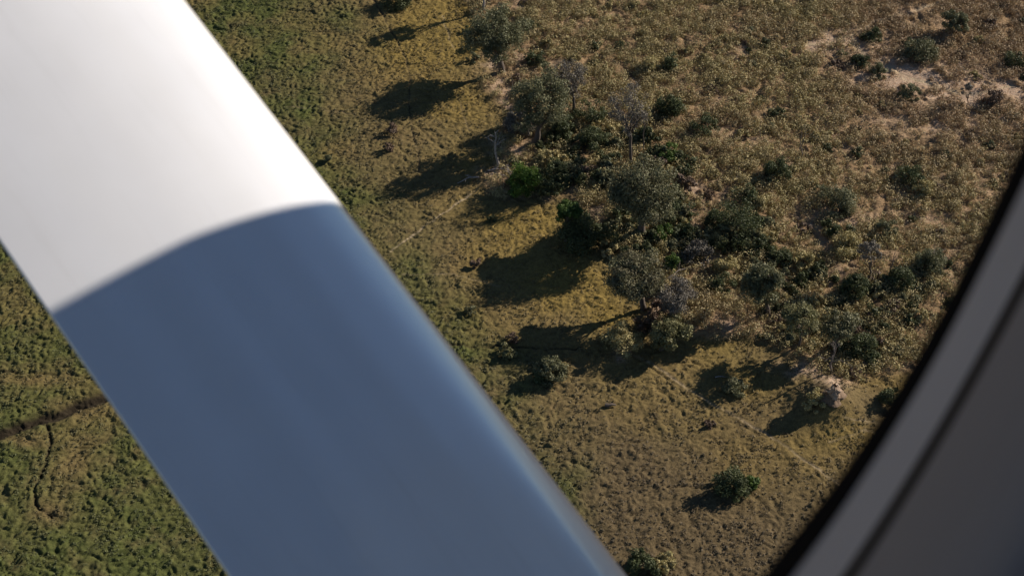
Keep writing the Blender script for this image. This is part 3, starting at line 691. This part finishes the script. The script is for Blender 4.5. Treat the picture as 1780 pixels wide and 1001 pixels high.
def strut():
    cxy = []
    # streamlined section: chord along c, thickness along n; leading edge at +c
    P1 = np.array([(755.6-890)/FPX, c45-(500.5)/FPX*c45, -c45-(500.5)/FPX*c45])*1.07
    P2 = np.array([(26.1-890)/FPX, c45+(500.5)/FPX*c45, -c45+(500.5)/FPX*c45])*1.2162
    a = P2-P1; a /= np.linalg.norm(a); c = np.cross(a, UP); c /= np.linalg.norm(c); n = np.cross(c, a)
    CH, TH = STRUT['chord'], STRUT['thick']; sec = []
    # round leading edge, nearly flat upper face, thin trailing edge
    for t in np.linspace(0, math.pi/2, 15)[:-1]: x = math.cos(t); sec.append((x*.5*CH, .5*TH*(1-abs(x)**2.1)**.5))
    for x in np.linspace(0, -.985, 16): sec.append((x*.5*CH, TH*(.5-.15*abs(x)**1.7)))
    for x in (-.989, -.992): sec.append((x*.5*CH, TH*(.5-.15*abs(x)**1.7)))
    sec += [(-.5*CH*.996, TH*.335), (-.5*CH, TH*.32), (-.5*CH*.996, TH*.305)]
    for x in np.linspace(-.985, 0, 16): sec.append((x*.5*CH, TH*(-.5+.79*abs(x)**1.5)))
    for t in np.linspace(math.pi/2, 0, 15)[1:-1]: x = math.cos(t); sec.append((x*.5*CH, -.5*TH*(1-abs(x)**2.1)**.5))
    K = len(sec)
    L0, L1 = -.75, 3.6; M = 40; v = []; f = []
    for j in range(M+1):
        s_ = L0+(L1-L0)*j/M
        for (x, y) in sec: v.append(P1+a*s_+c*(x-.0035)+n*y)
    for j in range(M):
        for i in range(K): f.append((j*K+i, j*K+(i+1) % K, (j+1)*K+(i+1) % K, (j+1)*K+i))
    strut_wear(a)
    o = bpy.data.objects.new('wing_strut', mesh_np('wing_strut', np.array(v), np.array(f), STRUTP, True)); link(o, air)
    return P1, a, c, n
STRUT = dict(chord=.2592, thick=.085)
P1s, As, Cs, Ns = strut()

def prism(name, poly, d0, d1, mat, parent, bevel=0):
    """closed outline in (w, z) pulled from d0 to d1"""
    k = len(poly); v = [A(w, d0, z) for w, z in poly]+[A(w, d1, z) for w, z in poly]
    me = bpy.data.meshes.new(name)
    fs = [tuple(range(k)), tuple(range(2*k-1, k-1, -1))]+[(i, i+k, (i+1) % k+k, (i+1) % k) for i in range(k)]
    me.from_pydata([tuple(p) for p in v], [], fs); me.materials.append(mat); me.update()
    o = link(bpy.data.objects.new(name, me), parent)
    return o
def spline(pts, per=14):
    out = []; n = len(pts); pts = [np.array(p, float) for p in pts]
    for i in range(n):
        p0, p1, p2, p3 = pts[i-1], pts[i], pts[(i+1) % n], pts[(i+2) % n]
        # centripetal Catmull-Rom
        t0 = 0; t1 = t0+np.linalg.norm(p1-p0)**.5; t2 = t1+np.linalg.norm(p2-p1)**.5; t3 = t2+np.linalg.norm(p3-p2)**.5
        for k in range(per):
            t = t1+(t2-t1)*k/per
            a1 = (t1-t)/(t1-t0)*p0+(t-t0)/(t1-t0)*p1; a2 = (t2-t)/(t2-t1)*p1+(t-t1)/(t2-t1)*p2; a3 = (t3-t)/(t3-t2)*p2+(t-t2)/(t3-t2)*p3
            b1 = (t2-t)/(t2-t0)*a1+(t-t0)/(t2-t0)*a2; b2 = (t3-t)/(t3-t1)*a2+(t-t1)/(t3-t1)*a3
            out.append((t2-t)/(t2-t1)*b1+(t-t1)/(t2-t1)*b2)
    return np.array(out)
def offset(c, d):
    t = np.roll(c, -1, 0)-np.roll(c, 1, 0); t /= np.linalg.norm(t, axis=1)[:, None]
    n = np.stack([t[:, 1], -t[:, 0]], 1)
    area = np.sum(c[:, 0]*np.roll(c[:, 1], -1)-np.roll(c[:, 0], -1)*c[:, 1])
    k = 1+.28*np.clip((c[:, 0]-.22)/.09, 0, 1)*np.clip((-.1-c[:, 1])/.1, 0, 1)*np.clip((abs(d)-.03)/.05, 0, 1)
    return c+n*(d*k)[:, None]*(1 if area > 0 else -1)
RIM = spline([(.318, -.13), (.3138, -.190), (.3029, -.2280), (.2868, -.2550), (.2660, -.2760), (.2330, -.2885), (.190, -.2892), (.10, -.290), (-.02, -.290), (-.12, -.28), (-.17, -.22),
              (-.18, -.12), (-.18, .02), (-.15, .10), (-.06, .13), (.1, .135), (.22, .125), (.295, .08), (.318, 0)])
def rings(name, prof, mat, parent):
    """prof: list of (offset from the rim, d); lofts a closed band round the window"""
    K = len(RIM); v = []; f = []
    for off, d in prof:
        for w, z in offset(RIM, off): v.append(A(w, d, z))
    m = len(prof)
    for j in range(m-1):
        for i in range(K): f.append((j*K+i, j*K+(i+1) % K, (j+1)*K+(i+1) % K, (j+1)*K+i))
    o = bpy.data.objects.new(name, mesh_np(name, np.array(v), np.array(f), mat, True)); return link(o, parent)
D0 = .07
frame = rings('window_frame', [(.0285, D0+.003), (.0285, D0+.0003), (.0305, D0-.0002), (.044, D0-.0003), (.070, D0-.0002), (.078, D0), (.0800, D0+.0008), (.081, D0+.004)], TRIM, air)
tag(frame, 'lighter grey trim band around the window')
rings('gasket', [(.035, D0+.006), (.012, D0+.0022), (.003, D0+.0008), (0, D0+.0001), (.002, D0-.0006), (.008, D0-.0008), (.018, D0-.0006), (.026, D0), (.0284, D0+.0010), (.0286, D0+.003)], RUBBER, frame)
GROOVE_SHADE = paint('groove_shade_brown', (.10, .085, .075), 1, spec=0)  # dark tone stands for the shade inside the groove
rings('shaded_groove', [(.078, D0+.004), (.0795, D0+.0006), (.087, D0+.0012), (.0975, D0+.001), (.1055, D0+.0006), (.107, D0+.003)], GROOVE_SHADE, frame)
def lining():
    K = len(RIM); inner = offset(RIM, .0665); v = []; f = []
    prof = [(.103, D0+.005), (.1045, D0+.001), (.107, D0), (.108, D0-.0003)]
    for off, d in prof:
        for w, z in offset(RIM, off): v.append(A(w, d, z))
    cen = np.array([.07, -.08])
    for s_ in (1.25, 2.0, 3.2, 5):
        for w, z in offset(RIM, .104):
            q = cen+(np.array([w, z])-cen)*s_; q = (max(-1.9, min(1.15, q[0])), max(-1.15, min(.5, q[1]))); v.append(A(q[0], D0-.0002-.0001*s_, q[1]))
    m = len(prof)+4
    for j in range(m-1):
        for i in range(K): f.append((j*K+i, j*K+(i+1) % K, (j+1)*K+(i+1) % K, (j+1)*K+i))
    link(bpy.data.objects.new('cabin_lining', mesh_np('cabin_lining', np.array(v), np.array(f), PANEL, True)), air)
lining()
def skin():
    # outer skin with the window opening cut out
    K = len(RIM); v = []; f = []
    cen = np.array([.07, -.08]); lim = (-3.4, 1.25, -1.25, .55)
    rgs = [offset(RIM, .12)]
    for s_ in (1.4, 2.5, 5, 9, 16, 30):
        q = cen+(offset(RIM, .12)-cen)*s_; q[:, 0] = np.clip(q[:, 0], lim[0], lim[1]); q[:, 1] = np.clip(q[:, 1], lim[2], lim[3]); rgs.append(q)
    for dd, rr in ((.085, rgs), ):
        for q in rr:
            for w, z in q: v.append(A(w, dd, z))
    m = len(rgs)
    for j in range(m-1):
        for i in range(K): f.append((j*K+i, j*K+(i+1) % K, (j+1)*K+(i+1) % K, (j+1)*K+i))
    o = link(bpy.data.objects.new('fuselage_skin', mesh_np('fuselage_skin', np.array(v), np.array(f), WHITE, False)), air)
    sk = o.modifiers.new('s', 'SOLIDIFY'); sk.thickness = .004; sk.offset = 0
    return o
skin()
# unseen front body, shaped to shade the strut; roof, floor and far side shade the cabin
NOSE_SHADE_EDGE = [(1.70, .03), (1.782, -.025), (1.8127, -.076), (1.86, -.14)]  # outline drawn so its shadow edge crosses the strut
prism('nose_shade_block', [(1.255, .49), (1.45, .30)]+NOSE_SHADE_EDGE+[(2.3, -.34), (2.75, -.5), (2.9, -.75), (2.8, -1.05), (2.4, -1.2), (1.255, -1.25)], .105, -1.25, WHITE, air)
prism('roof', [(-3.4, .50), (1.25, .50), (1.25, .56), (-3.4, .56)], .11, -1.25, WHITE, air)
prism('floor', [(-3.4, -1.25), (1.25, -1.25), (1.25, -1.20), (-3.4, -1.20)], .10, -1.25, PANEL, air)
prism('far_side', [(-3.4, -1.25), (1.25, -1.25), (1.25, -.8), (-3.4, -.8)], -1.255, -1.30, PANEL, air)
